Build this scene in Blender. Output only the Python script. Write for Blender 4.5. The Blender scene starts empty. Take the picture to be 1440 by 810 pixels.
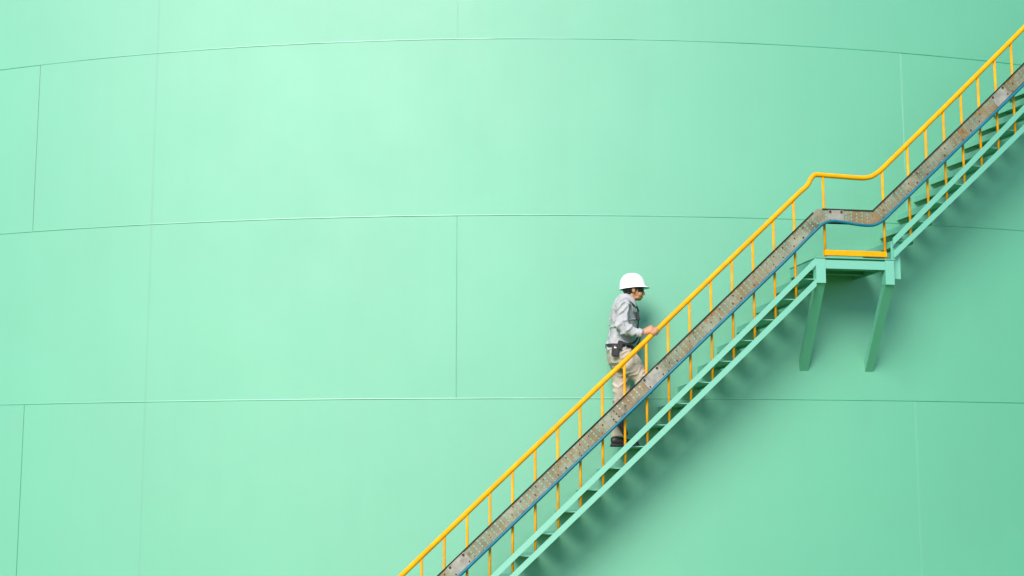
import bpy, bmesh, math, random
from mathutils import Vector, Matrix, noise

random.seed(7)
SC = bpy.context.scene
COL = SC.collection
RAD = math.radians

# ----------------------------------------------------------------- camera
EYE = 1.7                              # eye height above the ground
F_PX, PITCH, ROLL, YAW = 1963.3, 0.140565, -0.001316, -0.004976
cam_d = bpy.data.cameras.new('camera')
cam_d.sensor_width = 36.0
cam_d.lens = F_PX / 1440.0 * 36.0
cam_d.clip_start, cam_d.clip_end = 0.1, 6000.0
cam = bpy.data.objects.new('camera', cam_d)
COL.objects.link(cam)
fwd0 = Vector((math.sin(YAW), math.cos(YAW), 0))
rgt0 = Vector((math.cos(YAW), -math.sin(YAW), 0))
fwd = fwd0 * math.cos(PITCH) + Vector((0, 0, math.sin(PITCH)))
up0 = rgt0.cross(fwd)
rgt = rgt0 * math.cos(ROLL) + up0 * math.sin(ROLL)
upv = rgt.cross(fwd)
cam.matrix_world = Matrix(((rgt.x, upv.x, -fwd.x, 0), (rgt.y, upv.y, -fwd.y, 0),
                           (rgt.z, upv.z, -fwd.z, EYE), (0, 0, 0, 1)))
SC.camera = cam

# ----------------------------------------------------------------- sky, sun, exposure
SUN_EL, SUN_AZ = 34.0, 20.0 # azimuth: degrees to the left of straight behind the camera
world = bpy.data.worlds.new('World')
SC.world = world
world.use_nodes = True
nt = world.node_tree
bg = nt.nodes['Background']
sky = nt.nodes.new('ShaderNodeTexSky')
sky.sky_type = 'NISHITA'
sky.sun_disc = False
sky.sun_elevation = RAD(SUN_EL)
sky.sun_rotation = RAD(180 + SUN_AZ)
sky.air_density, sky.dust_density, sky.ozone_density = 1.0, 0.1, 4.0
nt.links.new(sky.outputs[0], bg.inputs['Color'])
bg.inputs['Strength'].default_value = 0.078
sun_d = bpy.data.lights.new('sun', 'SUN')
sun_d.energy = 2.2
sun_d.angle = RAD(30)                # sun through thin white cloud
sun_d.color = (1.0, 0.90, 0.86)
sun = bpy.data.objects.new('sun', sun_d)
COL.objects.link(sun)
tosun = Vector((-math.sin(RAD(SUN_AZ)) * math.cos(RAD(SUN_EL)), -math.cos(RAD(SUN_AZ)) * math.cos(RAD(SUN_EL)), math.sin(RAD(SUN_EL))))
sun.rotation_euler = tosun.to_track_quat('Z', 'Y').to_euler()
sun.location = tosun * 60
SC.view_settings.view_transform = 'Standard'
SC.view_settings.look = 'None'
SC.view_settings.gamma = 1.0
SC.view_settings.use_curve_mapping = False
SC.view_settings.exposure = 1.45
SC.render.engine = 'CYCLES'
SC.cycles.use_denoising = True
SC.cycles.max_bounces = 8
SC.cycles.diffuse_bounces = 5

# ----------------------------------------------------------------- geometry of the place
AX = Vector((0.0, 29.784, 0.0))        # the tank's axis
R = 16.0676                            # the tank's radius
OFF = 0.70                             # outer face of the stair, out from the shell
Rs = R + OFF


def pol(phi, r, z):
    """degrees round the tank (0 = facing the camera, + = to the right), radius, height over the eye"""
    a = RAD(phi)
    return Vector((AX.x + r * math.sin(a), AX.y - r * math.cos(a), z + EYE))


# ----------------------------------------------------------------- materials
def new_mat(name):
    m = bpy.data.materials.new(name)
    m.use_nodes = True
    n = m.node_tree.nodes
    return m, n, m.node_tree.links, n['Principled BSDF']


def noise_node(n, l, scale, detail=4, rough=0.6, vec=None, mapping=None):
    t = n.new('ShaderNodeTexNoise')
    t.inputs['Scale'].default_value = scale
    t.inputs['Detail'].default_value = detail
    t.inputs['Roughness'].default_value = rough
    if vec is not None:
        if mapping:
            mp = n.new('ShaderNodeMapping')
            mp.inputs['Scale'].default_value = mapping
            l.new(vec, mp.inputs['Vector'])
            vec = mp.outputs[0]
        l.new(vec, t.inputs['Vector'])
    return t


def ramp(n, l, fac, stops):
    r = n.new('ShaderNodeValToRGB')
    e = r.color_ramp.elements
    while len(e) < len(stops):
        e.new(0.5)
    for i, (p, c) in enumerate(stops):
        e[i].position = p
        e[i].color = (c[0], c[1], c[2], 1) if len(c) >= 3 else (c[0], c[0], c[0], 1)
    l.new(fac, r.inputs[0])
    return r


def mixc(n, l, fac, a, b, mode='MIX'):
    m = n.new('ShaderNodeMix')
    m.data_type = 'RGBA'
    m.blend_type = mode
    for sock, v in ((m.inputs['Factor'], fac), (m.inputs['A'], a), (m.inputs['B'], b)):
        if hasattr(v, 'is_linked'):
            l.new(v, sock)
        elif isinstance(v, (int, float)):
            sock.default_value = v
        else:
            sock.default_value = (v[0], v[1], v[2], 1)
    return m.outputs['Result']


def math_node(n, l, op, a, b=None, clamp=False):
    m = n.new('ShaderNodeMath')
    m.operation = op
    m.use_clamp = clamp
    for i, v in enumerate((a, b)):
        if v is None:
            continue
        if hasattr(v, 'is_linked'):
            l.new(v, m.inputs[i])
        else:
            m.inputs[i].default_value = v
    return m.outputs[0]


PAINT = (0.030, 0.315, 0.152)


def mint(name, tank=False, tint=None, rough=0.70, ior=2.55):
    m, n, l, b = new_mat(name)
    geo = n.new('ShaderNodeNewGeometry')
    pos = geo.outputs['Position']
    base = tint or PAINT
    big = noise_node(n, l, 0.55, 5, 0.6, pos, (1, 1, 1.0))
    streak = noise_node(n, l, 1.0, 5, 0.65, pos, (5.5, 5.5, 0.22))
    fine = noise_node(n, l, 60, 3, 0.6, pos)
    f1 = ramp(n, l, big.outputs['Fac'], [(0.3, (0.955,)), (0.7, (1.04,))])
    f2 = ramp(n, l, streak.outputs['Fac'], [(0.32, (0.982,)), (0.62, (1.008,))])
    c = mixc(n, l, 1.0, base, f1.outputs[0], 'MULTIPLY')
    c = mixc(n, l, 1.0, c, f2.outputs[0], 'MULTIPLY')
    if tank:
        sep = n.new('ShaderNodeSeparateXYZ')
        l.new(pos, sep.inputs[0])
        ang = math_node(n, l, 'ARCTAN2', sep.outputs['X'], math_node(n, l, 'SUBTRACT', AX.y, sep.outputs['Y']))
        # one run of an old lap in the paint, from the rim to the foot
        d = math_node(n, l, 'ABSOLUTE', math_node(n, l, 'SUBTRACT', ang, RAD(-13.66)))
        line = math_node(n, l, 'SUBTRACT', 1.0, math_node(n, l, 'DIVIDE', d, RAD(0.07)), True)
        brk = ramp(n, l, noise_node(n, l, 1.6, 4, 0.6, pos).outputs['Fac'], [(0.3, (0.35,)), (0.62, (0.8,))])
        line = math_node(n, l, 'MULTIPLY', line, brk.outputs[0])
        c = mixc(n, l, line, c, tuple(x * 0.76 for x in base))
        # the coat left of the lap is a touch duller
        side = math_node(n, l, 'LESS_THAN', ang, RAD(-13.66))
        c = mixc(n, l, math_node(n, l, 'MULTIPLY', side, 0.05), c, (0.06, 0.34, 0.21))
        # sparse specks and scuffs
        sp = ramp(n, l, noise_node(n, l, 9, 6, 0.7, pos).outputs['Fac'], [(0.70, (0,)), (0.78, (1,))])
        c = mixc(n, l, math_node(n, l, 'MULTIPLY', sp.outputs[0], 0.10), c, (0.08, 0.28, 0.18))
        oi = n.new('ShaderNodeObjectInfo')
        rv = ramp(n, l, oi.outputs['Random'], [(0.0, (0.985,)), (1.0, (1.015,))])
        c = mixc(n, l, 1.0, c, rv.outputs[0], 'MULTIPLY')
    l.new(c, b.inputs['Base Color'])
    rr = ramp(n, l, noise_node(n, l, 1.3, 4, 0.6, pos).outputs['Fac'], [(0.3, (rough - 0.012,)), (0.7, (rough + 0.012,))])
    l.new(rr.outputs[0], b.inputs['Roughness'])
    b.inputs['IOR'].default_value = ior
    bp = n.new('ShaderNodeBump')
    if tank:
        wav = noise_node(n, l, 0.8, 2, 0.5, pos)
        bp.inputs['Strength'].default_value = 1.0
        bp.inputs['Distance'].default_value = 0.0008
        l.new(wav.outputs['Fac'], bp.inputs['Height'])
        bp2 = n.new('ShaderNodeBump')
        bp2.inputs['Strength'].default_value = 0.25
        bp2.inputs['Distance'].default_value = 0.0012
        l.new(fine.outputs['Fac'], bp2.inputs['Height'])
        l.new(bp.outputs[0], bp2.inputs['Normal'])
        l.new(bp2.outputs[0], b.inputs['Normal'])
    else:
        bp.inputs['Strength'].default_value = 0.3
        bp.inputs['Distance'].default_value = 0.001
        l.new(fine.outputs['Fac'], bp.inputs['Height'])
        l.new(bp.outputs[0], b.inputs['Normal'])
    return m


def simple(name, col, rough=0.5, var=0.1, scale=20, metal=0.0, bump=0.0, bscale=60, col2=None, spec=0.5, lo=0.35, hi=0.65):
    m, n, l, b = new_mat(name)
    tc = n.new('ShaderNodeTexCoord')
    pos = n.new('ShaderNodeNewGeometry').outputs['Position']
    t = noise_node(n, l, scale, 5, 0.6, pos)
    a = tuple(x * (1 - var) for x in col)
    c2 = col2 if col2 else tuple(min(1, x * (1 + var)) for x in col)
    r = ramp(n, l, t.outputs['Fac'], [(lo, a), (hi, c2)])
    l.new(r.outputs[0], b.inputs['Base Color'])
    b.inputs['Roughness'].default_value = rough
    b.inputs['Metallic'].default_value = metal
    b.inputs['Specular IOR Level'].default_value = spec
    if bump:
        bp = n.new('ShaderNodeBump')
        bp.inputs['Strength'].default_value = 0.6
        bp.inputs['Distance'].default_value = bump
        l.new(noise_node(n, l, bscale, 4, 0.6, pos).outputs['Fac'], bp.inputs['Height'])
        l.new(bp.outputs[0], b.inputs['Normal'])
    return m


def tray_mat():
    m, n, l, b = new_mat('weathered galvanised steel')
    pos = n.new('ShaderNodeNewGeometry').outputs['Position']
    t1 = noise_node(n, l, 5, 5, 0.6, pos)
    base = ramp(n, l, t1.outputs['Fac'], [(0.3, (0.13, 0.113, 0.066)), (0.5, (0.22, 0.20, 0.128)), (0.72, (0.31, 0.295, 0.215))])
    t2 = noise_node(n, l, 3.2, 6, 0.68, pos)
    rust = ramp(n, l, t2.outputs['Fac'], [(0.50, (0,)), (0.64, (1,))])
    c = mixc(n, l, math_node(n, l, 'MULTIPLY', rust.outputs[0], 0.8), base.outputs[0], (0.24, 0.115, 0.022))
    t3 = noise_node(n, l, 16, 3, 0.6, pos)
    dk = ramp(n, l, t3.outputs['Fac'], [(0.66, (0,)), (0.72, (1,))])
    c = mixc(n, l, math_node(n, l, 'MULTIPLY', dk.outputs[0], 0.6), c, (0.09, 0.04, 0.02))
    t5 = noise_node(n, l, 7.5, 6, 0.72, pos)
    st = ramp(n, l, t5.outputs['Fac'], [(0.57, (0,)), (0.66, (1,))])
    c = mixc(n, l, math_node(n, l, 'MULTIPLY', st.outputs[0], 0.62), c, (0.06, 0.045, 0.028))
    t4 = noise_node(n, l, 55, 4, 0.7, pos)
    mot = ramp(n, l, t4.outputs['Fac'], [(0.32, (0.86,)), (0.5, (1.0,)), (0.68, (1.12,))])
    c = mixc(n, l, 1.0, c, mot.outputs[0], 'MULTIPLY')
    l.new(c, b.inputs['Base Color'])
    b.inputs['Roughness'].default_value = 0.65
    b.inputs['Metallic'].default_value = 0.15
    return m


M = {}
M['tank'] = mint('mint tank paint', True)
M['weld'] = mint('mint paint over weld', False, None, 0.5)
M['stair'] = mint('mint stair paint', False, (0.065, 0.37, 0.225), 0.62)
M['yellow'] = simple('yellow rail paint', (0.80, 0.315, 0.001), 0.5, 0.10, 9, spec=0.12, bump=0.0004, bscale=90)
M['yellow_post'] = simple('yellow baluster paint', (0.66, 0.285, 0.003), 0.55, 0.16, 9, spec=0.12, bump=0.0004, bscale=90)
M['tray'] = tray_mat()
M['tray_dark'] = simple('dark steel', (0.028, 0.030, 0.020), 0.9, 0.35, 12, spec=0.15)  # near-black tone for the lips along both tray edges
M['splice'] = simple('grey zinc plate', (0.25, 0.23, 0.18), 0.6, 0.18, 14, metal=0.1, col2=(0.33, 0.315, 0.26))
M['bolt'] = simple('rusted bolt', (0.045, 0.02, 0.012), 0.7, 0.3, 80)
M['cable'] = simple('blue cable sheath', (0.004, 0.125, 0.175), 0.45, 0.12, 9, spec=0.3)
M['concrete'] = simple('plinth concrete', (0.30, 0.29, 0.27), 0.85, 0.15, 3, bump=0.004)
M['ground'] = simple('mown grass', (0.055, 0.19, 0.02), 0.95, 0.3, 0.8, bump=0.02, bscale=25, col2=(0.085, 0.26, 0.03))
M['skin'] = simple('skin', (0.39, 0.18, 0.08), 0.5, 0.10, 30, bump=0.0006, bscale=150)
M['shirt'] = simple('light grey shirt cloth', (0.36, 0.36, 0.352), 0.9, 0.08, 12, bump=0.001, bscale=120)
M['trousers'] = simple('khaki trouser cloth', (0.40, 0.345, 0.26), 0.9, 0.09, 12, bump=0.001, bscale=120)
M['hair'] = simple('black hair', (0.012, 0.010, 0.009), 0.5, 0.3, 60, bump=0.002, bscale=200)
M['helmet'] = simple('white helmet shell', (0.80, 0.80, 0.80), 0.3, 0.02, 8)
M['black'] = simple('black leather', (0.014, 0.012, 0.012), 0.45, 0.3, 40, bump=0.001, bscale=80)
M['strap'] = simple('black webbing', (0.012, 0.013, 0.014), 0.7, 0.3, 60)
M['lens'] = simple('dark lens', (0.006, 0.006, 0.008), 0.12, 0.1, 10)
M['red'] = simple('red badge', (0.55, 0.06, 0.03), 0.5, 0.05, 10)
M['white'] = simple('white badge', (0.75, 0.74, 0.72), 0.5, 0.05, 10)


# ----------------------------------------------------------------- object helpers
def tag(o, label=None, cat=None, group=None, kind=None):
    for k, v in (('label', label), ('category', cat), ('group', group), ('kind', kind)):
        if v:
            o[k] = v
    return o


def thing(name, loc, label, cat):
    o = bpy.data.objects.new(name, None)
    COL.objects.link(o)
    o.location = loc
    o.empty_display_size = 0.2
    return tag(o, label, cat)


def link(name, me, parent=None, world_loc=(0, 0, 0), rotz=0.0):
    """world_loc is a place in the world; the parents used here are unrotated unless given local places"""
    o = bpy.data.objects.new(name, me)
    COL.objects.link(o)
    loc = Vector(world_loc)
    p = parent
    while p is not None:
        loc = loc - p.location
        p = p.parent
    o.parent = parent
    o.location = loc
    o.rotation_euler = (0, 0, rotz)
    return o


def mesh(name, verts, faces, mat, smooth=False):
    me = bpy.data.meshes.new(name)
    me.from_pydata([tuple(v) for v in verts], [], faces)
    me.materials.append(mat)
    if smooth:
        me.polygons.foreach_set('use_smooth', [True] * len(me.polygons))
    me.update()
    return me


def fix_normals(me):
    bm = bmesh.new()
    bm.from_mesh(me)
    bmesh.ops.recalc_face_normals(bm, faces=bm.faces)
    bm.to_mesh(me)
    bm.free()


def world_mesh(name, verts, faces, mat, parent=None, smooth=False, recalc=True):
    """a mesh given in world coordinates, its origin moved to its own middle"""
    vs = [Vector(v) for v in verts]
    lo = Vector([min(v[i] for v in vs) for i in range(3)])
    hi = Vector([max(v[i] for v in vs) for i in range(3)])
    c = (lo + hi) / 2
    me = mesh(name, [v - c for v in vs], faces, mat, smooth)
    if recalc:
        fix_normals(me)
    return link(name, me, parent, c)


def tube(pts, rad, seg=10, cap=True):
    vs, fs = [], []
    n = len(pts)
    prev = None
    for i, p in enumerate(pts):
        t = (pts[min(i + 1, n - 1)] - pts[max(i - 1, 0)]).normalized()
        if prev is None:
            u = t.orthogonal().normalized()
        else:
            u = (prev - t * prev.dot(t)).normalized()
        prev = u
        w = t.cross(u)
        r = rad[i] if isinstance(rad, (list, tuple)) else rad
        for k in range(seg):
            a = 2 * math.pi * k / seg
            vs.append(p + (u * math.cos(a) + w * math.sin(a)) * r)
    for i in range(n - 1):
        for k in range(seg):
            k2 = (k + 1) % seg
            fs.append((i * seg + k, i * seg + k2, (i + 1) * seg + k2, (i + 1) * seg + k))
    if cap:
        fs.append(tuple(range(seg - 1, -1, -1)))
        fs.append(tuple((n - 1) * seg + k for k in range(seg)))
    return vs, fs


def catmull(pts, sub=8):
    out = []
    n = len(pts)
    for i in range(n - 1):
        p0, p1, p2, p3 = pts[max(i - 1, 0)], pts[i], pts[i + 1], pts[min(i + 2, n - 1)]
        for k in range(sub):
            t = k / sub
            out.append(0.5 * ((2 * p1) + (p2 - p0) * t + (2 * p0 - 5 * p1 + 4 * p2 - p3) * t * t + (3 * p1 - p0 - 3 * p2 + p3) * t ** 3))
    out.append(pts[-1])
    return out


def sweep_bar(path, half_h, r_in, r_out):
    """flat bar following [(phi, z)], its face square to the radius"""
    vs, fs = [], []
    n = len(path)
    for i, (ph, z) in enumerate(path):
        for r, dz in ((r_out, half_h), (r_out, -half_h), (r_in, -half_h), (r_in, half_h)):
            vs.append(pol(ph, r, z + dz))
    for i in range(n - 1):
        for k in range(4):
            k2 = (k + 1) % 4
            fs.append((i * 4 + k, i * 4 + k2, (i + 1) * 4 + k2, (i + 1) * 4 + k))
    fs += [(3, 2, 1, 0), tuple((n - 1) * 4 + k for k in range(4))]
    return vs, fs


def abox(p0, p1, r0, r1, z0, z1, seg=1):
    path = [(p0 + (p1 - p0) * i / seg, (z0 + z1) / 2) for i in range(seg + 1)]
    return sweep_bar(path, (z1 - z0) / 2, r0, r1)


def lerp_path(f, a, b, step=0.25):
    n = max(1, int(round((b - a) / step)))
    return [(a + (b - a) * i / n, f(a + (b - a) * i / n)) for i in range(n + 1)]


# ================================================================= ground
me = mesh('ground', [(-1500, -1500, 0), (1500, -1500, 0), (1500, 1500, 0), (-1500, 1500, 0)], [(0, 1, 2, 3)], M['ground'])
tag(link('ground', me), 'mown grass around the green tank', None, None, 'structure')

# ================================================================= the tank
tank = thing('storage_tank', (AX.x, AX.y, 0), 'huge mint green welded steel storage tank with curved plate courses', 'storage tank')
COURSE = 1.83
SEAM0 = 0.845                           # height of the lowest seam in view
PITCH_P = 33.24
BASE = SEAM0 - COURSE                   # foot of the shell
N_COURSE = 5
GAP = 0.0055


def plate(phi0, phi1, z0, z1, dr):
    """one curved shell plate with eased edges; normals given so the sheet reads as one smooth cylinder"""
    seg = max(4, int((phi1 - phi0) / 0.5))
    ga = math.degrees(GAP * 0.5 / R)
    rows = [(z0 + GAP * .5, -0.02), (z0 + GAP * .5, -0.003), (z0 + GAP * .5 + 0.003, 0), (z1 - GAP * .5 - 0.003, 0), (z1 - GAP * .5, -0.003), (z1 - GAP * .5, -0.02)]
    eb = math.degrees(0.003 / R)
    cols = [(phi0 + ga, -0.02), (phi0 + ga, -0.003)]
    cols += [(phi0 + ga + eb + (phi1 - phi0 - 2 * ga - 2 * eb) * i / seg, 0) for i in range(seg + 1)]
    cols += [(phi1 - ga, -0.003), (phi1 - ga, -0.02)]
    vs, fs, nm = [], [], []
    for z, a in rows:
        for ph, b in cols:
            vs.append(pol(ph, R + dr + min(a, b), z))
    nc = len(cols)
    for i in range(len(rows) - 1):
        for j in range(nc - 1):
            f = (i * nc + j, i * nc + j + 1, (i + 1) * nc + j + 1, (i + 1) * nc + j)
            fs.append(f)
            nm.append((i == 2 and 2 <= j < nc - 3))
    c = pol((phi0 + phi1) / 2, R, (z0 + z1) / 2)
    me = mesh('shell_plate', [v - c for v in vs], fs, M['tank'], True)
    ln = []
    for poly, main in zip(me.polygons, nm):
        for vi in poly.vertices:
            if main:
                q = me.vertices[vi].co + c - AX
                ln.append(Vector((q.x, q.y, 0)).normalized())
            else:
                ln.append(poly.normal.copy())
    me.normals_split_custom_set(ln)
    return link('shell_plate', me, tank, c)


def bead(pts_f, n, width, height, down):
    """a run of weld metal: pts_f(t) -> (origin, along-plate cross direction, outward)"""
    vs, fs = [], []
    prof = [(-0.5, -0.6), (-0.42, 0.35), (-0.1, 0.95), (0.2, 0.8), (0.45, 0.25), (0.5, -0.6)]
    for i in range(n + 1):
        o, cr, ou = pts_f(i / n)
        k = 0.75 + 0.6 * noise.noise(Vector((o.x * 3, o.y * 3, o.z * 3))) + 0.35 * noise.noise(Vector((o.x * 23, o.z * 23, 3.3)))
        sh = 0.0016 * noise.noise(Vector((o.x * 2.1, o.y * 2.1, o.z * 2.1 + 9)))
        for a, b in prof:
            vs.append(o + cr * (a * width * (0.85 + 0.3 * k * 0.5) + sh + down) + ou * (b * height * k))
    m = len(prof)
    for i in range(n):
        for j in range(m - 1):
            fs.append((i * m + j, (i + 1) * m + j, (i + 1) * m + j + 1, i * m + j + 1))
    return vs, fs


for k in range(N_COURSE):
    z0 = BASE + k * COURSE
    off = -18.74 if k % 2 == 0 else -2.2        # joints of alternate courses are half a plate apart
    edges = [off + PITCH_P * i for i in range(-5, 6)]
    edges.append(edges[0] + 360)
    for a, b in zip(edges[:-1], edges[1:]):
        plate(a, b, z0, z0 + COURSE, random.uniform(-0.0012, 0.0012))
    for a in edges[:-1]:
        if -60 < a < 60:
            vs, fs = bead(lambda t, a=a, z0=z0: (pol(a, R, z0 + 0.004 + t * (COURSE - 0.008)), Vector((math.cos(RAD(a)), math.sin(RAD(a)), 0)), Vector((math.sin(RAD(a)), -math.cos(RAD(a)), 0))), 60, 0.007, 0.0026, -0.005)
            world_mesh('weld_seam', vs, fs, M['weld'], tank, True)
    zt = z0 + COURSE
    if k < N_COURSE - 1:
        vs, fs = bead(lambda t, zt=zt: (pol(-60 + 120 * t, R, zt), Vector((0, 0, 1)), (pol(-60 + 120 * t, 1, 0) - pol(0, 0, 0)).normalized()), 1100, 0.015, 0.0036, 0.0030)
        world_mesh('weld_seam', vs, fs, M['weld'], tank, True)

# backing behind the joints, rim, roof, plinth
TOPZ = BASE + N_COURSE * COURSE


def ring(rz, seg=180, closed=False):
    vs, fs = [], []
    m = len(rz)
    for i in range(seg):
        for r, z in rz:
            vs.append(pol(360.0 * i / seg, r, z))
    for i in range(seg):
        i2 = (i + 1) % seg
        for j in range(m - 1 if not closed else m):
            j2 = (j + 1) % m
            fs.append((i * m + j, i2 * m + j, i2 * m + j2, i * m + j2))
    return vs, fs


vs, fs = ring([(R - 0.0042, BASE), (R - 0.0042, TOPZ)], 1440)
world_mesh('shell_lining', vs, fs, M['weld'], tank, True)
vs, fs = ring([(R - 0.02, TOPZ + 0.004), (R + 0.09, TOPZ + 0.004), (R + 0.09, TOPZ + 0.016), (R + 0.012, TOPZ + 0.016), (R + 0.012, TOPZ + 0.1), (R - 0.02, TOPZ + 0.1)], closed=True)
world_mesh('rim_angle', vs, fs, M['weld'], tank)
vs, fs = ring([(R - 0.03, TOPZ + 0.05), (R * 0.5, TOPZ + 0.6), (0.05, TOPZ + 1.1)])
world_mesh('roof', vs, fs, M['tank'], tank, True)
vs, fs = ring([(R + 0.03, BASE - 0.012), (R + 0.03, BASE - 0.004), (R - 0.05, BASE - 0.004)])
world_mesh('foot_plate', vs, fs, M['weld'], tank)
vs, fs = ring([(R + 0.005, -EYE - 0.05), (R + 0.005, BASE - 0.013), (R - 0.6, BASE - 0.013)])
world_mesh('plinth', vs, fs, M['concrete'], tank)

# ================================================================= the stair
stair = thing('curved_staircase', pol(9.0, Rs - 0.35, -EYE), 'mint green steel staircase with yellow handrail climbing around the tank', 'staircase')
RISE = 0.2004


def z_ub(ph):
    return -0.600 + 0.2784 * ph if ph < 11 else 2.353 + 0.2724 * (ph - 12.58)


def z_lb(ph):
    return -0.768 + 0.2750 * ph if ph < 11 else 2.222 + 0.2600 * (ph - 12.58)


PH_FOOT, PH_TOP = -3.35, 21.6
for f, nm in ((z_ub, 'upper_stringer_bar'), (z_lb, 'lower_stringer_bar')):
    vs, fs = sweep_bar(lerp_path(f, PH_FOOT, 9.80), 0.0355, Rs - 0.012, Rs)
    world_mesh(nm, vs, fs, M['stair'], stair)
    vs, fs = sweep_bar(lerp_path(f, 12.56, PH_TOP), 0.034, Rs - 0.012, Rs)
    world_mesh(nm, vs, fs, M['stair'], stair)


def tread_mesh():
    """bent plate: walking surface with turned-down front and back lips. x uphill, y towards the tank"""
    x0, x1, y0, y1 = -0.108, 0.112, -0.305, 0.352
    t, hf, hb = 0.007, 0.064, 0.030
    prof = [(x0, -hf), (x0, -0.004), (x0 + 0.004, 0), (x1 - 0.004, 0), (x1, -0.004), (x1, -hb), (x1 - t, -hb), (x1 - t, -t), (x0 + t, -t), (x0 + t, -hf)]
    vs = [Vector((x, y0, z)) for x, z in prof] + [Vector((x, y1, z)) for x, z in prof]
    m = len(prof)
    fs = [(i, (i + 1) % m, m + (i + 1) % m, m + i) for i in range(m)]
    fs += [tuple(range(m - 1, -1, -1)), tuple(range(m, 2 * m))]
    me = mesh('tread', vs, fs, M['stair'])
    fix_normals(me)
    return me


TM = tread_mesh()
treads = [(9.60 - 0.7254 * j, 1.966 - RISE * j) for j in range(19)] + [(12.29 + 0.72 * k, 2.170 + 0.1995 * k) for k in range(1, 14)]
for ph, z in treads:
    link('tread', TM, stair, pol(ph, R + 0.35, z), RAD(ph))


# handrail
def z_rail(ph):
    if ph <= 9.69:
        return 0.212 + 0.2774 * ph
    pts = [(9.69, 2.900), (9.85, 2.983), (10.2, 2.984), (10.94, 2.976), (11.64, 2.973), (11.94, 2.998), (12.31, 3.073), (12.73, 3.187), (22.5, 3.187 + 0.2735 * 9.77)]
    for (a, za), (b, zb) in zip(pts[:-1], pts[1:]):
        if ph <= b:
            return za + (zb - za) * (ph - a) / (b - a)
    return pts[-1][1]


ctl = [(p, z_rail(p)) for p in (-4.6, -3, -1.5, 0, 1.5, 3, 4.5, 6, 7.5, 8.6, 9.3)]
ctl += [(9.62, 2.876), (9.75, 2.940), (9.88, 2.981), (10.05, 2.987), (10.3, 2.984), (10.94, 2.978), (11.5, 2.973), (11.78, 2.981), (12.0, 3.006), (12.31, 3.073), (12.73, 3.187)]
ctl += [(p, z_rail(p)) for p in (13.5, 15, 16.5, 18, 19.5, 21, 22.3)]
RAIL_R = Rs - 0.03
rail_pts = catmull([pol(p, RAIL_R, z) for p, z in ctl], 7)
vs, fs = tube(rail_pts, 0.0240, 14)
rail = world_mesh('handrail', vs, fs, M['yellow'], stair, True)

# balusters
bal = [9.13 - 0.7185 * j for j in range(18)]
bal += [13.27 + 0.7075 * k for k in range(13)]


def baluster(ph, ztop, zbot, name='baluster'):
    r = Rs - 0.031
    p0 = pol(ph, r, zbot)
    p1 = pol(ph, r, ztop)
    vs, fs = tube([p0, (p0 + p1) / 2, p1], 0.0128, 10)
    return world_mesh(name, vs, fs, M['yellow_post'], stair, True)


for ph in bal:
    baluster(ph, z_rail(ph) - 0.012, z_lb(ph) + 0.0)
baluster(10.18, 2.97, 2.178)
baluster(12.31, 3.062, 2.178)
baluster(-4.25, z_rail(-4.25) - 0.012, -EYE + 0.0, 'newel_post')
vs, fs = abox(10.14, 12.33, Rs - 0.052, Rs - 0.047 + 0.036, 2.196, 2.247, 6)
world_mesh('toe_board', vs, fs, M['yellow'], stair)

# landing
PZ = 2.172
vs, fs = abox(9.80, 12.60, R + 0.004, Rs + 0.006, PZ - 0.007, PZ, 8)
deck = world_mesh('landing', vs, fs, M['stair'], stair)
vs, fs = abox(10.128, 12.232, Rs - 0.012, Rs - 0.002, 2.064, 2.147, 8)
world_mesh('edge_beam', vs, fs, M['stair'], deck)
for r in (R + 0.47, R + 0.17):
    vs, fs = abox(10.0, 12.4, r, r + 0.008, 2.085, 2.160, 8)
    world_mesh('cross_beam', vs, fs, M['stair'], deck)
    vs, fs = abox(10.0, 12.4, r + 0.009, r + 0.05, 2.085, 2.091, 8)
    world_mesh('cross_beam_flange', vs, fs, M['stair'], deck)
for a, b, wa, wb in ((9.80, 10.125, 10.06, 10.38), (12.235, 12.55, 12.56, 12.87)):
    # side beam back to the shell, an angle leg and an angle brace
    vs, fs = abox(a + 0.02, a + 0.05, R + 0.003, Rs - 0.014, 2.066, 2.160)
    world_mesh('side_beam', vs, fs, M['stair'], deck)
    vs, fs = abox(a, b, Rs - 0.010, Rs + 0.003, 1.922, 2.158)
    world_mesh('bracket_leg', vs, fs, M['stair'], deck)
    vs, fs = abox(a, a + 0.035, Rs - 0.08, Rs - 0.011, 1.922, 2.060)
    world_mesh('bracket_leg', vs, fs, M['stair'], deck)
    A, B = pol(a, Rs - 0.008, 1.935), pol(b, Rs - 0.008, 1.935)
    C, D = pol(wa, R + 0.002, 1.135), pol(wb, R + 0.002, 1.135)
    t = (B - A).normalized()
    run = (C - A).normalized()
    nn = t.cross(run).normalized()
    if nn.y < 0:
        nn = -nn
    vs = [A, B, D, C] + [p + nn * 0.009 for p in (A, B, D, C)]
    box_f = [(0, 1, 2, 3), (7, 6, 5, 4), (0, 4, 5, 1), (1, 5, 6, 2), (2, 6, 7, 3), (3, 7, 4, 0)]
    br = world_mesh('brace', vs, box_f, M['stair'], deck)
    A2, C2 = A + nn * 0.0095, C + nn * 0.0095
    vs = [A2, A2 + t * 0.008, C2 + t * 0.008, C2]
    vs += [A2 + nn * 0.05 + run * 0.05, A2 + t * 0.008 + nn * 0.05 + run * 0.05, C2 + t * 0.008 + nn * 0.05 - run * 0.06, C2 + nn * 0.05 - run * 0.06]
    world_mesh('brace_flange', vs, box_f, M['stair'], br)
# post that carries the foot of the upper flight
vs, fs = abox(12.585, 12.90, Rs - 0.075, Rs - 0.062, 1.99, 2.34)
world_mesh('stringer_post', vs, fs, M['stair'], deck)

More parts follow.
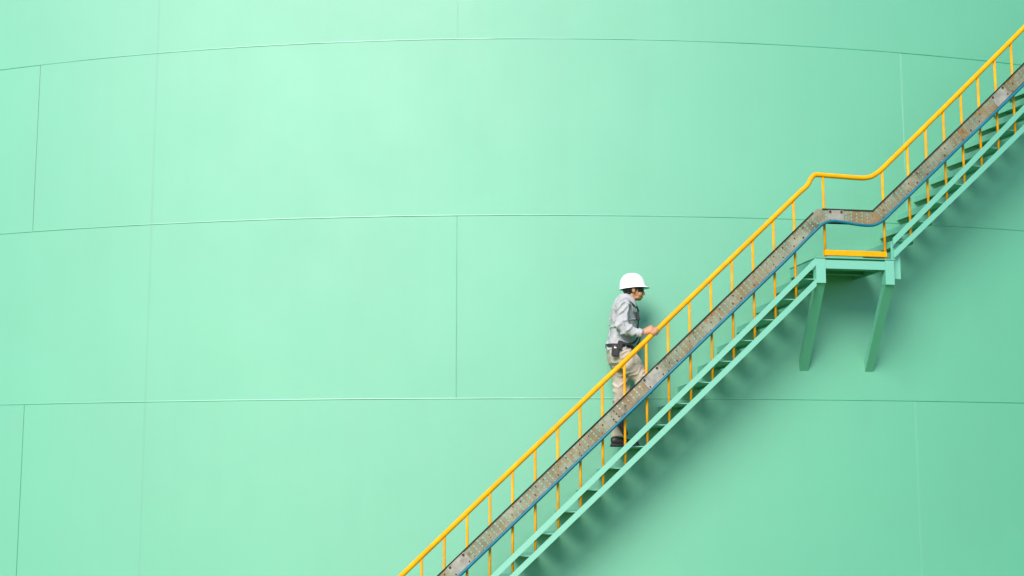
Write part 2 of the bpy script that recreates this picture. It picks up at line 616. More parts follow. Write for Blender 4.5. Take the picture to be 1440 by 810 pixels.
# ================================================================= cable tray
tray = thing('cable_tray', pol(9.0, Rs + 0.02, -EYE), 'rusty perforated grey steel cable tray clamped along the stair railing', 'cable tray')
RT = Rs + 0.004
SDEG = RAD(1) * RT                      # metres along the curve for one degree


def tw(s, z, r=0.0):
    return pol(s / SDEG, RT + r, z)


TOP = [(-4.9, -1.470), (9.88, 2.640), (11.84, 2.640), (21.9, 5.325)]
TOP = [Vector((p * SDEG, z)) for p, z in TOP]
WIDE = 0.137


def seg_frame(i):
    d = (TOP[i + 1] - TOP[i]).normalized()
    return d, Vector((d.y, -d.x))       # along, across (downwards)


def mitre(i):
    """bottom corner that belongs to top corner i"""
    if i == 0 or i == len(TOP) - 1:
        d, q = seg_frame(0 if i == 0 else len(TOP) - 2)
        return TOP[i] + q * WIDE
    d0, q0 = seg_frame(i - 1)
    d1, q1 = seg_frame(i)
    b = (q0 + q1).normalized()
    return TOP[i] + b * (WIDE / b.dot(q0))


TH = 0.003
CELL, ROWS = 0.0560, 4
PW = 0.0335


def panel(poly):
    """plain piece of tray web, polygon in (s, z)"""
    n = len(poly)
    vs = [tw(p.x, p.y, TH) for p in poly] + [tw(p.x, p.y, 0) for p in poly]
    fs = [tuple(range(n)), tuple(range(2 * n - 1, n - 1, -1))] + [(i, n + i, n + (i + 1) % n, (i + 1) % n) for i in range(n)]
    return vs, fs


def perforated(o, d, q, ncell):
    """web with real slots: ncell cells along d, ROWS across, alternate columns staggered"""
    vs, fs = [], []

    def P(a, b, r):
        p = o + d * a + q * b
        vs.append(tw(p.x, p.y, r))
        return len(vs) - 1
    for c in range(ncell):
        a0, a1 = c * CELL, (c + 1) * CELL
        sh = (0.004 if (c % 2 == 0) else 0.0185)
        nrow = 4 if c % 2 == 0 else 3
        y = 0.0
        edges = [0.0] + [sh + PW * (k) for k in range(nrow + 1)] + [WIDE]
        for k in range(len(edges) - 1):
            b0, b1 = edges[k], edges[k + 1]
            if b1 - b0 < 1e-6:
                continue
            if k in (0, len(edges) - 2):
                f = [P(a0, b0, TH), P(a1, b0, TH), P(a1, b1, TH), P(a0, b1, TH)]
                g = [P(a0, b0, 0), P(a1, b0, 0), P(a1, b1, 0), P(a0, b1, 0)]
                fs += [tuple(f), tuple(reversed(g))]
                continue
            am, bm_ = (a0 + a1) / 2, (b0 + b1) / 2
            j = random.uniform(-0.0007, 0.0007)
            ha, hb = 0.0065 + j, 0.0095 + j
            out = [(a0, b0), (a1, b0), (a1, b1), (a0, b1)]
            inn = [(am - ha, bm_ - hb), (am + ha, bm_ - hb), (am + ha, bm_ + hb), (am - ha, bm_ + hb)]
            of = [P(*p, TH) for p in out]
            nf = [P(*p, TH) for p in inn]
            ob = [P(*p, 0) for p in out]
            nb = [P(*p, 0) for p in inn]
            for e in range(4):
                e2 = (e + 1) % 4
                fs += [(of[e], of[e2], nf[e2], nf[e]), (ob[e2], ob[e], nb[e], nb[e2]), (nf[e], nf[e2], nb[e2], nb[e])]
    return vs, fs


def hexbolt(p, q_r, rad=0.010, h=0.007, parent=None):
    """bolt head on the tray face at (s, z)"""
    n = 6
    ph = p.x / SDEG
    ax = (pol(ph, 1, 0) - pol(ph, 0, 0)).normalized()
    u = Vector((0, 0, 1))
    w = ax.cross(u)
    c = tw(p.x, p.y, q_r)
    vs = [c + (u * math.cos(2 * math.pi * k / n) + w * math.sin(2 * math.pi * k / n)) * rad for k in range(n)]
    vs += [v + ax * h for v in vs]
    fs = [tuple(range(n - 1, -1, -1)), tuple(range(n, 2 * n))] + [(k, (k + 1) % n, n + (k + 1) % n, n + k) for k in range(n)]
    return world_mesh('bolt', vs, fs, M['bolt'], parent)


def strip(poly, r0, r1, mat, name, parent):
    n = len(poly)
    vs = [tw(p.x, p.y, r1) for p in poly] + [tw(p.x, p.y, r0) for p in poly]
    fs = [tuple(range(n)), tuple(range(2 * n - 1, n - 1, -1))] + [(i, n + i, n + (i + 1) % n, (i + 1) % n) for i in range(n)]
    return world_mesh(name, vs, fs, mat, parent)


SPLICES = [-1.87, 4.30, 10.53, 16.87]   # plain joint plates, degrees
first_bolts = []
for i in range(3):
    d, q = seg_frame(i)
    L = (TOP[i + 1] - TOP[i]).length
    b0, b1 = mitre(i), mitre(i + 1)
    # distances along d where the full-width rectangle starts and ends
    s0 = max(0.0, (b0 - TOP[i]).dot(d))
    s1 = min(L, (b1 - TOP[i]).dot(d))
    # cut at the splices: one section per length of tray
    cuts = [s0] + [((p * SDEG) - TOP[i].x) / d.x + (-0.06 if p != 10.53 else 0) for p in SPLICES if TOP[i].x + 0.1 < p * SDEG < TOP[i + 1].x - 0.1] + [s1]
    first = None
    for a, b in zip(cuts[:-1], cuts[1:]):
        n = int((b - a - 0.004) / CELL)
        if n < 1:
            continue
        pad = (b - a - n * CELL) / 2 - 0.001
        vs, fs = perforated(TOP[i] + d * (a + pad), d, q, n)
        for x0, x1 in ((a, a + pad), (b - 0.002 - pad, b - 0.002)):
            pv, pf = panel([TOP[i] + d * x0, TOP[i] + d * x1, TOP[i] + d * x1 + q * WIDE, TOP[i] + d * x0 + q * WIDE])
            k = len(vs)
            vs += pv
            fs += [tuple(x + k for x in f) for f in pf]
        sec = world_mesh('tray_section', vs, fs, M['tray'], tray, recalc=False)
        # lips along both edges
        for off0, off1, nm in ((-0.007, 0.003, 'tray_lip'), (WIDE - 0.003, WIDE + 0.006, 'tray_lip')):
            m = max(2, int((b - a) / 0.25))
            pts = [TOP[i] + d * (a + (b - a) * k / m) for k in range(m + 1)]
            strip([p + q * off0 for p in pts] + [p + q * off1 for p in reversed(pts)], TH + 0.0005, 0.013, M['tray_dark'], nm, sec)
        # clamp bolts where the tray meets a baluster
        for ph in bal:
            s = ((ph * SDEG) - TOP[i].x) / d.x
            if a + 0.12 < s < b - 0.1 and random.random() < 0.75:
                for off in (0.035, 0.105):
                    if random.random() < 0.75:
                        hexbolt(TOP[i] + d * (s + (0.142 - off) * 0.9 - 0.03) + q * off, TH, random.choice((0.006, 0.0075, 0.009)), 0.004, sec)
        first = first or sec
    # triangular mitre pieces at the bends
    for corner, inner, edge in ((i, s0, 0), (i + 1, s1, 1)):
        if 0 < corner < 3:
            tri = [TOP[corner], TOP[i] + d * inner, TOP[i] + d * inner + q * WIDE, mitre(corner)]
            pts = []
            for p in tri:
                if not any((p - x).length < 1e-4 for x in pts):
                    pts.append(p)
            if len(pts) >= 3:
                pv, pf = panel(pts)
                world_mesh('bend_piece', pv, pf, M['tray'], tray)
    for p in SPLICES:
        if TOP[i].x + 0.1 < p * SDEG < TOP[i + 1].x - 0.1:
            s = ((p * SDEG) - TOP[i].x) / d.x
            h = 0.105 if i != 1 else 0.080
            s -= 0.06 if i != 1 else 0
            m = 4
            pts = [TOP[i] + d * (s - h + 2 * h * k / m) for k in range(m + 1)]
            sp = strip([x + q * 0.004 for x in pts] + [x + q * (WIDE - 0.004) for x in reversed(pts)], TH + 0.0006, TH + 0.005, M['splice'], 'splice_plate', tray)
            for e in (-1, 1):
                hexbolt(TOP[i] + d * (s + e * (h - 0.022)) + q * 0.022, TH + 0.005, 0.0125, 0.008, sp)
                if random.random() < 0.7:
                    hexbolt(TOP[i] + d * (s + e * (h - 0.02)) + q * 0.105, TH + 0.005, 0.008, 0.005, sp)

# ================================================================= blue cable
BL = [(-5.2, -1.733), (-3.5, -1.262), (-1.82, -0.796), (-0.5, -0.430), (1.09, 0.012), (3.2, 0.597), (5.26, 1.172), (6.97, 1.646), (8.65, 2.111), (9.5, 2.352),
      (9.85, 2.448), (10.0, 2.486), (10.2, 2.515), (10.45, 2.526), (10.73, 2.520), (11.05, 2.508), (11.37, 2.499), (11.65, 2.497), (11.9, 2.510), (12.2, 2.561), (12.6, 2.667),
      (13.77, 2.978), (15.2, 3.357), (16.32, 3.647), (17.9, 4.062), (20, 4.62), (22, 5.15)]
pts = catmull([pol(p, RT + 0.027, z - 0.006) for p, z in BL], 6)
pts = [p + Vector((0, 0, 0.004 * noise.noise(p * 2.3))) for p in pts]
vs, fs = tube(pts, 0.0150, 10)
tag(world_mesh('blue_cable', vs, fs, M['cable'], None, True), 'blue sheathed cable running along the lower edge of the cable tray', 'cable')

# ================================================================= the worker
# local frame: x = the way he climbs, y = towards the tank, z = up; origin on the tread under his standing foot
PPH, PR, PZ0 = 3.54, R + 0.37, treads[8][1]
person = thing('person', pol(PPH, PR, PZ0), 'worker in white hard hat, grey shirt and khaki trousers climbing the stair', 'person')
person.rotation_euler = (0, 0, RAD(PPH))


def local(name, verts, faces, mat, parent=None, smooth=True):
    me = mesh(name, verts, faces, mat, smooth)
    fix_normals(me)
    o = bpy.data.objects.new(name, me)
    COL.objects.link(o)
    o.parent = parent or person
    return o


def limb(rings, seg=20, side=Vector((0, 1, 0))):
    """loft of ellipses: (centre, half size across 'side', half size in the third direction)"""
    vs, fs = [], []
    n = len(rings)
    cs = [Vector(r[0]) for r in rings]
    for i, (c, b, a) in enumerate(rings):
        t = (cs[min(i + 1, n - 1)] - cs[max(i - 1, 0)]).normalized()
        u = (side - t * side.dot(t))
        u = u.normalized() if u.length > 1e-4 else t.orthogonal().normalized()
        w = t.cross(u)
        for k in range(seg):
            an = 2 * math.pi * k / seg
            vs.append(Vector(c) + u * math.cos(an) * b + w * math.sin(an) * a)
    for i in range(n - 1):
        for k in range(seg):
            k2 = (k + 1) % seg
            fs.append((i * seg + k, i * seg + k2, (i + 1) * seg + k2, (i + 1) * seg + k))
    fs.append(tuple(range(seg - 1, -1, -1)))
    fs.append(tuple((n - 1) * seg + k for k in range(seg)))
    return vs, fs


def ball(c, r, rot=None, seg=18):
    vs, fs = [], []
    rot = rot or Matrix.Identity(3)
    nr = seg // 2
    for i in range(nr + 1):
        th = math.pi * i / nr
        for k in range(seg):
            an = 2 * math.pi * k / seg
            vs.append(Vector(c) + rot @ Vector((r[0] * math.sin(th) * math.cos(an), r[1] * math.sin(th) * math.sin(an), r[2] * math.cos(th))))
    for i in range(nr):
        for k in range(seg):
            k2 = (k + 1) % seg
            fs.append((i * seg + k, (i + 1) * seg + k, (i + 1) * seg + k2, i * seg + k2))
    return vs, fs


def merge(name, pieces, voxel, mat, smooth_it=4, parent=None, fold=None):
    """fuse overlapping solids into one continuous skin"""
    vs, fs = [], []
    for v, f in pieces:
        k = len(vs)
        vs += v
        fs += [tuple(x + k for x in q) for q in f]
    me = mesh(name, vs, fs, mat, True)
    bm = bmesh.new()
    bm.from_mesh(me)
    bmesh.ops.remove_doubles(bm, verts=bm.verts, dist=1e-5)
    bmesh.ops.recalc_face_normals(bm, faces=bm.faces)
    bm.to_mesh(me)
    bm.free()
    o = bpy.data.objects.new('tmp', me)
    COL.objects.link(o)
    md = o.modifiers.new('r', 'REMESH')
    md.mode = 'VOXEL'
    md.voxel_size = voxel
    md.use_smooth_shade = True
    if smooth_it:
        s = o.modifiers.new('s', 'SMOOTH')
        s.factor, s.iterations = 0.5, smooth_it
    dg = bpy.context.evaluated_depsgraph_get()
    me2 = bpy.data.meshes.new_from_object(o.evaluated_get(dg))
    bpy.data.objects.remove(o)
    me2.name = name
    me2.materials.clear()
    me2.materials.append(mat)
    if fold:
        nor = [v.normal.copy() for v in me2.vertices]
        for v, nn in zip(me2.vertices, nor):
            v.co += nn * fold(v.co)
    me2.polygons.foreach_set('use_smooth', [True] * len(me2.polygons))
    me2.update()
    r = bpy.data.objects.new(name, me2)
    COL.objects.link(r)
    r.parent = parent or person
    return r


V = Vector
SH_R, EL_R = V((-0.035, -0.195, 1.345)), V((-0.062, -0.245, 1.118))
SH_L, EL_L, WR_L = V((-0.035, 0.195, 1.345)), V((-0.07, 0.245, 1.09)), V((0.01, 0.245, 0.87))
HIP_R, KN_R, AN_R = V((-0.035, -0.088, 0.90)), V((0.205, -0.095, 0.565)), V((-0.066, -0.105, 0.310))
HIP_L, KN_L, AN_L = V((-0.035, 0.085, 0.90)), V((-0.018, 0.085, 0.50)), V((-0.062, 0.085, 0.09))


def to_local(w):
    q = w - person.location
    c, s = math.cos(-RAD(PPH)), math.sin(-RAD(PPH))
    return V((q.x * c - q.y * s, q.x * s + q.y * c, q.z))


G_PH = 4.37                             # where he holds the rail
GRIP = to_local(pol(G_PH, RAIL_R, z_rail(G_PH)))
RD = (to_local(pol(G_PH + 0.1, RAIL_R, z_rail(G_PH + 0.1))) - GRIP).normalized()
RN = V((-RD.z, 0, RD.x)).normalized()
RO = RD.cross(RN) * -1
if RO.y > 0:
    RO = -RO                            # away from the tank, towards the viewer
WR_R = GRIP + RD * -0.052 + RN * 0.062 - RO * 0.018 + V((-0.045, 0, -0.012))

# ---- hand on the rail: palm over the top, four fingers down the far side, thumb round the near side
hand = []
palm_c = GRIP + RN * 0.047 - RO * 0.004 + RD * -0.004
hand.append(limb([(WR_R + (WR_R - palm_c) * 0.25, 0.026, 0.021), (WR_R, 0.027, 0.020), (WR_R.lerp(palm_c, 0.45), 0.034, 0.018), (palm_c, 0.042, 0.015), (palm_c + (palm_c - WR_R).normalized() * 0.03, 0.040, 0.012)], 16, RD))
for k, (s, ln, rr) in enumerate(((0.034, 150, 0.0088), (0.013, 165, 0.0093), (-0.008, 158, 0.0090), (-0.028, 135, 0.0080))):
    path = []
    for j in range(9):
        th = RAD(-12 + ln * j / 8)
        path.append(GRIP + RD * (s + 0.004 * j / 8) + (RN * math.cos(th) + RO * math.sin(th)) * (0.0240 + rr * 1.02 + (0.004 if j in (2, 5) else 0)))
    vs, fs = tube(path, [rr * (1.12 if j in (0, 3, 6) else 1.0) * (1 - 0.022 * j) for j in range(9)], 10)
    hand.append((vs, fs))
    hand.append(ball(path[-1], (rr * 0.83,) * 3))
path = []
for j in range(6):
    th = RAD(-25 - 95 * j / 5)
    path.append(GRIP + RD * (-0.020 + 0.050 * j / 5) + (RN * math.cos(th) + RO * math.sin(th)) * (0.0240 + 0.011))
hand.append(tube(path, [0.0125, 0.0120, 0.0110, 0.0112, 0.0100, 0.0085], 10))
hand.append(ball(path[-1], (0.0085,) * 3))

body = list(hand)
# arms, forearm to wrist
body.append(limb([(SH_R, 0.045, 0.045), (EL_R, 0.036, 0.036), (EL_R.lerp(WR_R, 0.4), 0.036, 0.034), (WR_R, 0.026, 0.021), (WR_R.lerp(palm_c, 0.3), 0.024, 0.016)], 14))
body.append(limb([(SH_L, 0.045, 0.045), (EL_L, 0.036, 0.036), (EL_L.lerp(WR_L, 0.4), 0.036, 0.034), (WR_L, 0.026, 0.021)], 14))
lp = WR_L + V((0.012, 0, -0.05))
body.append(limb([(WR_L, 0.020, 0.024), (WR_L.lerp(lp, 0.5), 0.015, 0.036), (lp, 0.013, 0.041), (lp + V((0.006, 0, -0.04)), 0.012, 0.038)], 14))
for k, (dx, ln) in enumerate(((0.034, 0.070), (0.013, 0.080), (-0.008, 0.075), (-0.028, 0.058))):
    a = lp + V((dx, 0, -0.035))
    body.append(tube([a, a + V((0.006, -0.002, -ln * 0.4)), a + V((0.004, -0.014, -ln * 0.75)), a + V((-0.004, -0.028, -ln))], [0.009, 0.0088, 0.008, 0.007], 8))
body.append(tube([lp + V((0.028, -0.006, 0.015)), lp + V((0.052, -0.016, -0.012)), lp + V((0.056, -0.022, -0.042))], [0.012, 0.0105, 0.008], 8))
# trunk and legs under the clothes
body.append(limb([((-0.04, 0, 0.84), 0.15, 0.10), ((-0.03, 0, 1.0), 0.135, 0.095), ((-0.01, 0, 1.2), 0.155, 0.105), ((-0.008, 0, 1.32), 0.165, 0.09), ((0, 0, 1.39), 0.10, 0.06)], 20))
for h, k, a in ((HIP_R, KN_R, AN_R), (HIP_L, KN_L, AN_L)):
    body.append(limb([(h, 0.07, 0.075), (h.lerp(k, 0.5), 0.062, 0.066), (k, 0.048, 0.05), (k.lerp(a, 0.35), 0.046, 0.05), (a, 0.032, 0.034)], 14))
# neck and head, turned a little down along the stair
body.append(limb([((0.005, 0, 1.37), 0.062, 0.060), ((0.022, 0, 1.42), 0.054, 0.054), ((0.045, 0, 1.48), 0.052, 0.055), ((0.06, 0, 1.53), 0.055, 0.06)], 18))
body.append(ball((0.062, 0, 1.572), (0.098, 0.078, 0.095)))
body.append(ball((0.090, 0, 1.515), (0.070, 0.066, 0.078)))
body.append(ball((0.098, 0, 1.462), (0.054, 0.055, 0.044)))           # jaw
body.append(ball((0.133, 0, 1.437), (0.021, 0.026, 0.021)))           # chin
body.append(ball((0.146, 0, 1.545), (0.018, 0.056, 0.014)))           # brow
body.append(limb([((0.152, 0, 1.540), 0.008, 0.008), ((0.163, 0, 1.518), 0.010, 0.011), ((0.172, 0, 1.497), 0.014, 0.013), ((0.158, 0, 1.488), 0.014, 0.010)], 12))
body.append(ball((0.150, 0, 1.470), (0.012, 0.024, 0.0065)))          # lips
body.append(ball((0.148, 0, 1.458), (0.012, 0.022, 0.0065)))
for s in (-1, 1):
    body.append(ball((0.120, s * 0.042, 1.490), (0.026, 0.022, 0.028)))    # cheek
    ear = Matrix.Rotation(RAD(-14), 3, 'Y') @ Matrix.Rotation(RAD(s * 14), 3, 'Z')
    body.append(ball((0.056, s * 0.080, 1.527), (0.019, 0.008, 0.031), ear))
bd = merge('body', body, 0.0042, M['skin'], 3)
HEAD = V((0.026, 0, -0.027))            # the head is carried forward and a little low
for v in bd.data.vertices:
    if abs(v.co.y) < 0.12 and v.co.z > 1.37:
        k = min(1.0, (v.co.z - 1.37) / 0.10)
        v.co += HEAD * (k * k * (3 - 2 * k))

# ---- hair
hair = [ball((0.036, 0, 1.548), (0.077, 0.0815, 0.066)), ball((0.020, 0, 1.506), (0.042, 0.062, 0.034))]
for s in (-1, 1):
    hair.append(limb([((0.082, s * 0.074, 1.56), 0.006, 0.012), ((0.080, s * 0.075, 1.535), 0.005, 0.010), ((0.077, s * 0.073, 1.515), 0.004, 0.006)], 10))
hr = merge('hair', hair, 0.005, M['hair'], 2, None, lambda c: 0.004 * noise.noise(c * 120))
hr.location = HEAD

# ---- hard hat: shell with three ridges, brim that runs out to a peak
hat_m = Matrix.Translation((0.056, 0, 1.557)) @ Matrix.Rotation(RAD(-5.5), 4, 'Y')
vs, fs = [], []
NU, NV = 48, 16
for j in range(NV + 1):
    v = j / NV
    f = math.cos(v * math.pi / 2) ** 0.80
    g = math.sin(v * math.pi / 2) ** 0.92
    for i in range(NU):
        u = 2 * math.pi * i / NU
        cx, cy = math.cos(u), math.sin(u)
        x, y = 0.122 * cx * f, 0.104 * cy * f
        if cx > 0:
            x += 0.010 * cx * (1 - v)
        z = 0.140 * g
        rid = sum(math.exp(-((y - y0) / 0.010) ** 2) for y0 in (-0.034, 0, 0.034)) * 0.004 * math.sin(min(1, v * 1.25) * math.pi / 2) ** 2
        z += rid
        vs.append(hat_m @ V((x, y, z)))
for j in range(NV):
    for i in range(NU):
        i2 = (i + 1) % NU
        fs.append((j * NU + i, j * NU + i2, (j + 1) * NU + i2, (j + 1) * NU + i))
fs.append(tuple(NV * NU + i for i in range(NU)))
hat = local('hard_hat', vs, fs, M['helmet'])
hat.location = HEAD
hat['label'] = 'white ridged hard hat with a short peak'
vs, fs = [], []
for k, (gr, dz) in enumerate(((-0.004, 0.004), (0.0, 0.005), (1.0, -0.004), (1.0, -0.009), (0.0, -0.003), (-0.004, -0.002))):
    for i in range(NU):
        u = 2 * math.pi * i / NU
        cx, cy = math.cos(u), math.sin(u)
        w = 0.005 + 0.032 * max(0.0, cx) ** 1.6
        base = V((0.122 * cx + (0.010 * cx if cx > 0 else 0), 0.104 * cy, 0))
        d = V((cx, cy * 0.9, 0)).normalized()
        ext = w if gr >= 1 else gr
        vs.append(hat_m @ (base + d * ext + V((0, 0, dz - (0.010 * max(0, cx) ** 2 if gr >= 1 else 0)))))
for k in range(5):
    for i in range(NU):
        i2 = (i + 1) % NU
        fs.append((k * NU + i, k * NU + i2, (k + 1) * NU + i2, (k + 1) * NU + i))
local('brim', vs, fs, M['helmet'], hat)

# ---- sunglasses: one wrapped dark lens each side and a temple arm
vs, fs = [], []
NA = 20
for i in range(NA + 1):
    an = RAD(-78 + 156 * i / NA)
    dip = 0.007 if abs(i - NA / 2) < 1.2 else 0.0
    for dz, dr in ((0.020, 0.0), (0.004, 0.004), (-0.020 + dip * 2.2, 0.0), (-0.020 + dip * 2.2, -0.004), (0.004, 0.0), (0.020, -0.004)):
        vs.append(V((0.085 + (0.083 + dr) * math.cos(an), (0.074 + dr) * math.sin(an), 1.533 + dz)))
for i in range(NA):
    for k in range(6):
        k2 = (k + 1) % 6
        fs.append((i * 6 + k, i * 6 + k2, (i + 1) * 6 + k2, (i + 1) * 6 + k))
fs += [(5, 4, 3, 2, 1, 0), tuple(NA * 6 + k for k in range(6))]
gl = local('sunglasses', vs, fs, M['lens'])
gl.location = HEAD
for s in (-1, 1):
    vs, fs = tube([V((0.105, s * 0.074, 1.545)), V((0.075, s * 0.082, 1.548)), V((0.046, s * 0.083, 1.545)), V((0.034, s * 0.080, 1.530))], 0.0032, 8)
    local('temple', vs, fs, M['lens'], gl)


# ---- shirt
def crease(c, f, ax=(1, 1, 2.6)):
    # folds run aslant, sharper on the ridge than in the hollow
    a, b = c.x * 0.75 + c.z * 0.66, c.z * 0.75 - c.x * 0.66
    p = V((a * ax[0], c.y * ax[1], b * ax[2])) * f
    n0 = noise.noise(p + V((3.1, 1.7, 0.4)) + V((0.4, 0.3, 0.5)) * noise.noise(c * 9))
    return max(0.0, 1 - abs(n0) * 2.4) ** 1.6 - 0.35


def shirt_fold(c):
    low = max(0.0, min(1.0, (1.20 - c.z) / 0.25))
    arm = 1.0 if c.y < -0.17 or c.y > 0.17 else 0.0
    w = 0.010 + 0.011 * low + 0.009 * arm
    return w * crease(c, 7.0) + 0.003 * noise.noise(c * 17) - 0.001


sh = []
sh.append(limb([((-0.056, 0, 0.905), 0.176, 0.126), ((-0.050, 0, 0.945), 0.170, 0.124), ((-0.044, 0, 0.985), 0.166, 0.121), ((-0.034, 0, 1.04), 0.160, 0.115), ((-0.018, 0, 1.13), 0.166, 0.120), ((-0.010, 0, 1.23), 0.180, 0.124), ((-0.010, 0, 1.31), 0.186, 0.114),
                ((-0.010, 0, 1.365), 0.160, 0.094), ((-0.002, 0, 1.405), 0.105, 0.074), ((0.010, 0, 1.435), 0.068, 0.064)], 28))
sh.append(ball(SH_R + V((0.005, 0.015, -0.005)), (0.070, 0.062, 0.068)))
sh.append(ball(SH_L + V((0.005, -0.015, -0.005)), (0.070, 0.062, 0.068)))
CF = EL_R.lerp(WR_R, 1.02)
sh.append(limb([(SH_R, 0.063, 0.068), (SH_R.lerp(EL_R, 0.5), 0.056, 0.062), (EL_R + V((-0.004, 0, 0.01)), 0.052, 0.056), (EL_R.lerp(CF, 0.08) + V((0.0, 0, -0.006)), 0.052, 0.055), (EL_R.lerp(CF, 0.5), 0.047, 0.050), (EL_R.lerp(CF, 0.88), 0.040, 0.041), (CF, 0.036, 0.036)], 18))
CL = EL_L.lerp(WR_L, 0.9)
sh.append(limb([(SH_L, 0.063, 0.068), (SH_L.lerp(EL_L, 0.5), 0.056, 0.062), (EL_L, 0.052, 0.055), (EL_L.lerp(CL, 0.5), 0.046, 0.048), (CL, 0.036, 0.036)], 18))
shirt = merge('shirt', sh, 0.0045, M['shirt'], 3, None, shirt_fold)
# collar: a turned band with its points lying on the chest
vs, fs = [], []
NCOL = 28
for i in range(NCOL + 1):
    an = RAD(25 + 310 * i / NCOL)
    fr = abs(i / NCOL - 0.5) * 2                     # 1 at the open front
    x, y = math.cos(an), math.sin(an)
    cx = 0.018 + 0.020 * (1 if x > 0 else 0) * x
    top = V((cx + 0.058 * x, 0.060 * y, 1.462 - 0.030 * max(0, x)))
    mid = V((cx + 0.066 * x, 0.070 * y, 1.465 - 0.030 * max(0, x)))
    low = V((cx - 0.004 + 0.082 * x + 0.020 * max(0, x), 0.088 * y, 1.418 - 0.060 * max(0, x) - 0.030 * fr ** 3))
    inn = V((cx - 0.004 + 0.074 * x + 0.016 * max(0, x), 0.080 * y, 1.416 - 0.060 * max(0, x) - 0.030 * fr ** 3))
    vs += [top, mid, low, inn]
for i in range(NCOL):
    for k in range(4):
        k2 = (k + 1) % 4
        fs.append((i * 4 + k, i * 4 + k2, (i + 1) * 4 + k2, (i + 1) * 4 + k))
fs += [(3, 2, 1, 0), tuple(NCOL * 4 + k for k in range(4))]
local('collar', vs, fs, M['shirt'], shirt)
# cuff
vs, fs = limb([(EL_R.lerp(WR_R, 0.84), 0.0415, 0.0425), (EL_R.lerp(WR_R, 0.88), 0.0435, 0.0445), (EL_R.lerp(WR_R, 1.09), 0.0390, 0.0390), (EL_R.lerp(WR_R, 1.095), 0.034, 0.034)], 20)
local('cuff', vs, fs, M['shirt'], shirt)


# ---- trousers
def trouser_fold(c):
    knee = math.exp(-((c.z - 0.52) / 0.16) ** 2)
    hem = max(0.0, (0.22 - c.z) / 0.14)
    w = 0.011 + 0.010 * knee + 0.008 * min(1, hem)
    return w * crease(c, 6.5, (1.4, 1, 1.9)) + 0.003 * noise.noise(c * 15) - 0.001


tr = []
tr.append(limb([((-0.046, 0, 0.965), 0.160, 0.116), ((-0.046, 0, 0.92), 0.168, 0.124), ((-0.044, 0, 0.865), 0.172, 0.128), ((-0.040, 0, 0.81), 0.160, 0.118), ((-0.03, 0, 0.775), 0.12, 0.09)], 26))
tr.append(limb([(HIP_L + V((-0.01, 0, -0.02)), 0.088, 0.108), (HIP_L.lerp(KN_L, 0.35), 0.084, 0.098), (HIP_L.lerp(KN_L, 0.7), 0.072, 0.082), (KN_L + V((-0.006, 0, 0)), 0.066, 0.074), (KN_L.lerp(AN_L, 0.35) + V((-0.008, 0, 0)), 0.066, 0.072),
                (KN_L.lerp(AN_L, 0.7) + V((-0.004, 0, 0)), 0.068, 0.072), (AN_L + V((0.008, 0, 0.045)), 0.072, 0.078), (AN_L + V((0.010, 0, 0.012)), 0.074, 0.080)], 22))
tr.append(limb([(HIP_R + V((-0.012, 0, -0.01)), 0.090, 0.106), (HIP_R.lerp(KN_R, 0.35), 0.086, 0.100), (HIP_R.lerp(KN_R, 0.7), 0.078, 0.086), (KN_R + V((-0.012, 0, 0.02)), 0.070, 0.078)], 22))
tr.append(ball(KN_R + V((-0.012, 0, 0.006)), (0.074, 0.070, 0.074)))
tr.append(limb([(KN_R + V((-0.012, 0, 0.0)), 0.068, 0.072), (KN_R.lerp(AN_R, 0.35), 0.066, 0.070), (KN_R.lerp(AN_R, 0.7), 0.066, 0.068), (KN_R.lerp(AN_R, 0.97), 0.068, 0.070)], 22))
trousers = merge('trousers', tr, 0.0045, M['trousers'], 3, None, trouser_fold)


# ---- shoes
def shoe(m4):
    """length along x, sole at z = 0"""
    up = limb([((-0.135, 0, 0.050), 0.024, 0.030), ((-0.120, 0, 0.052), 0.036, 0.046), ((-0.070, 0, 0.052), 0.039, 0.050), ((0.0, 0, 0.043), 0.041, 0.042), ((0.060, 0, 0.034), 0.047, 0.033), ((0.105, 0, 0.030), 0.042, 0.027), ((0.132, 0, 0.026), 0.026, 0.020)], 18)
    an = limb([((-0.082, 0, 0.06), 0.038, 0.048), ((-0.080, 0, 0.10), 0.036, 0.045), ((-0.078, 0, 0.150), 0.038, 0.046)], 16)
    so = limb([((-0.142, 0, 0.012), 0.026, 0.012), ((-0.125, 0, 0.012), 0.040, 0.0125), ((-0.05, 0, 0.012), 0.041, 0.0125), ((0.055, 0, 0.012), 0.050, 0.0125), ((0.110, 0, 0.013), 0.044, 0.0125), ((0.138, 0, 0.015), 0.026, 0.011)], 18)
    out = []
    for vs, fs in (up, an, so):
        out.append(([m4 @ v for v in vs], fs))
    return out


left_m = Matrix.Translation((AN_L.x + 0.066, AN_L.y, 0.002))
right_m = Matrix.Translation(AN_R) @ Matrix.Rotation(RAD(58), 4, 'Y') @ Matrix.Translation((0.072, 0, -0.085))
for mm in (left_m, right_m):
    merge('shoe', shoe(mm), 0.006, M['black'], 2)

# ---- belt, pouch, radio and straps
vs, fs = [], []
NB = 40
for i in range(NB):
    an = 2 * math.pi * i / NB
    x, y = math.cos(an), math.sin(an)
    tilt = 0.012 * x
    for r, dz in ((0.0, 0.015), (0.006, 0.015), (0.006, -0.015), (0.0, -0.015)):
        vs.append(V((-0.047 + (0.130 + r) * x, (0.174 + r) * y, 0.953 - tilt + dz)))
for i in range(NB):
    for k in range(4):
        i2, k2 = (i + 1) % NB, (k + 1) % 4
        fs.append((i * 4 + k, i * 4 + k2, i2 * 4 + k2, i2 * 4 + k))
belt = local('belt', vs, fs, M['strap'], None, False)


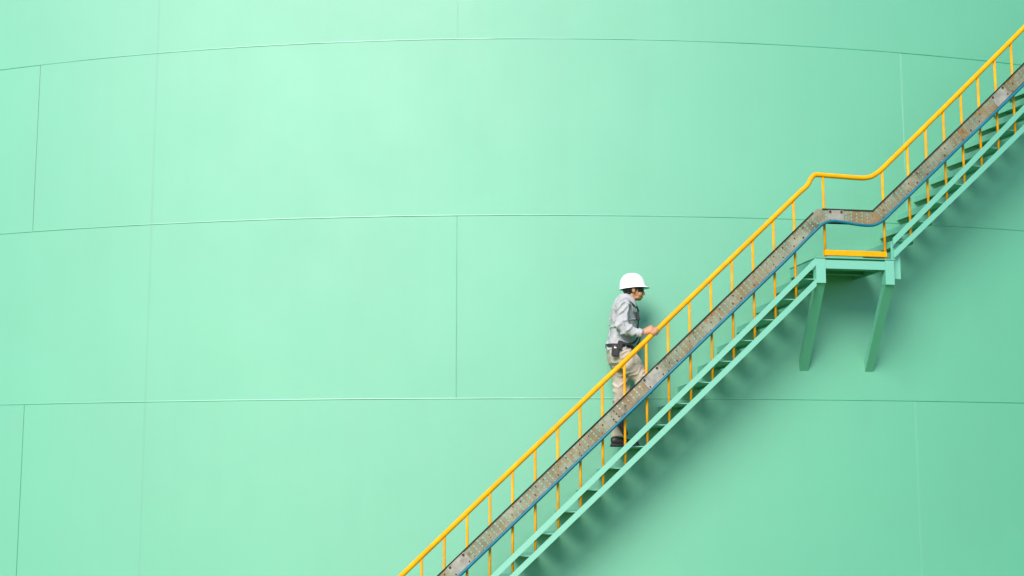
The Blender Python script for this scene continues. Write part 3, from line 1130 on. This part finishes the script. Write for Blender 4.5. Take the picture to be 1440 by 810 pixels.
def rbox(c, sx, sy, sz, mat, name, parent, rot=0.0, bev=0.2):
    bm = bmesh.new()
    bmesh.ops.create_cube(bm, size=1.0)
    bmesh.ops.scale(bm, vec=(sx, sy, sz), verts=bm.verts)
    bmesh.ops.bevel(bm, geom=bm.edges[:], offset=min(sx, sy, sz) * bev, segments=2, affect='EDGES')
    bmesh.ops.rotate(bm, verts=bm.verts, matrix=Matrix.Rotation(RAD(rot), 3, 'Y'))
    bmesh.ops.translate(bm, vec=c, verts=bm.verts)
    me = bpy.data.meshes.new(name)
    bm.to_mesh(me)
    bm.free()
    me.materials.append(mat)
    o = bpy.data.objects.new(name, me)
    COL.objects.link(o)
    o.parent = parent or person
    return o


pouch = rbox(V((-0.112, -0.180, 0.905)), 0.070, 0.044, 0.120, M['black'], 'pouch', None, 6)
rbox(V((-0.120, -0.203, 0.942)), 0.020, 0.006, 0.009, M['red'], 'badge', pouch, 6)
rbox(V((-0.117, -0.203, 0.929)), 0.022, 0.006, 0.012, M['white'], 'badge', pouch, 6)
rbox(V((-0.070, -0.185, 0.955)), 0.050, 0.030, 0.085, M['strap'], 'belt_loop', belt, 16)
radio = rbox(V((0.118, -0.085, 1.245)), 0.030, 0.052, 0.085, M['black'], 'radio', None, -8)
vs, fs = tube([V((0.125, -0.075, 1.28)), V((0.132, -0.075, 1.305))], 0.006, 8)
local('aerial', vs, fs, M['black'], radio)
for pts in ([V((0.112, -0.09, 1.10)), V((0.118, -0.11, 1.06)), V((0.100, -0.13, 1.015)), V((0.060, -0.165, 0.978)), V((0.010, -0.190, 0.965)), V((-0.04, -0.196, 0.975))],
            [V((0.112, -0.09, 1.10)), V((0.140, -0.07, 1.06)), V((0.138, -0.06, 1.02)), V((0.112, -0.075, 0.965))],
            [V((0.104, -0.12, 1.335)), V((0.122, -0.100, 1.29)), V((0.124, -0.09, 1.20)), V((0.114, -0.09, 1.12))]):
    p = catmull(pts, 6)
    vs, fs = [], []
    for i, q in enumerate(p):
        t = (p[min(i + 1, len(p) - 1)] - p[max(i - 1, 0)]).normalized()
        o = V((q.x * 0.6 + 0.03, q.y, 0)).normalized()
        w = t.cross(o).normalized()
        vs += [q + w * 0.010 + o * 0.0025, q - w * 0.010 + o * 0.0025, q - w * 0.010 - o * 0.0025, q + w * 0.010 - o * 0.0025]
    for i in range(len(p) - 1):
        for k in range(4):
            k2 = (k + 1) % 4
            fs.append((i * 4 + k, i * 4 + k2, (i + 1) * 4 + k2, (i + 1) * 4 + k))
    fs += [(3, 2, 1, 0), tuple((len(p) - 1) * 4 + k for k in range(4))]
    local('strap', vs, fs, M['strap'], None, False)
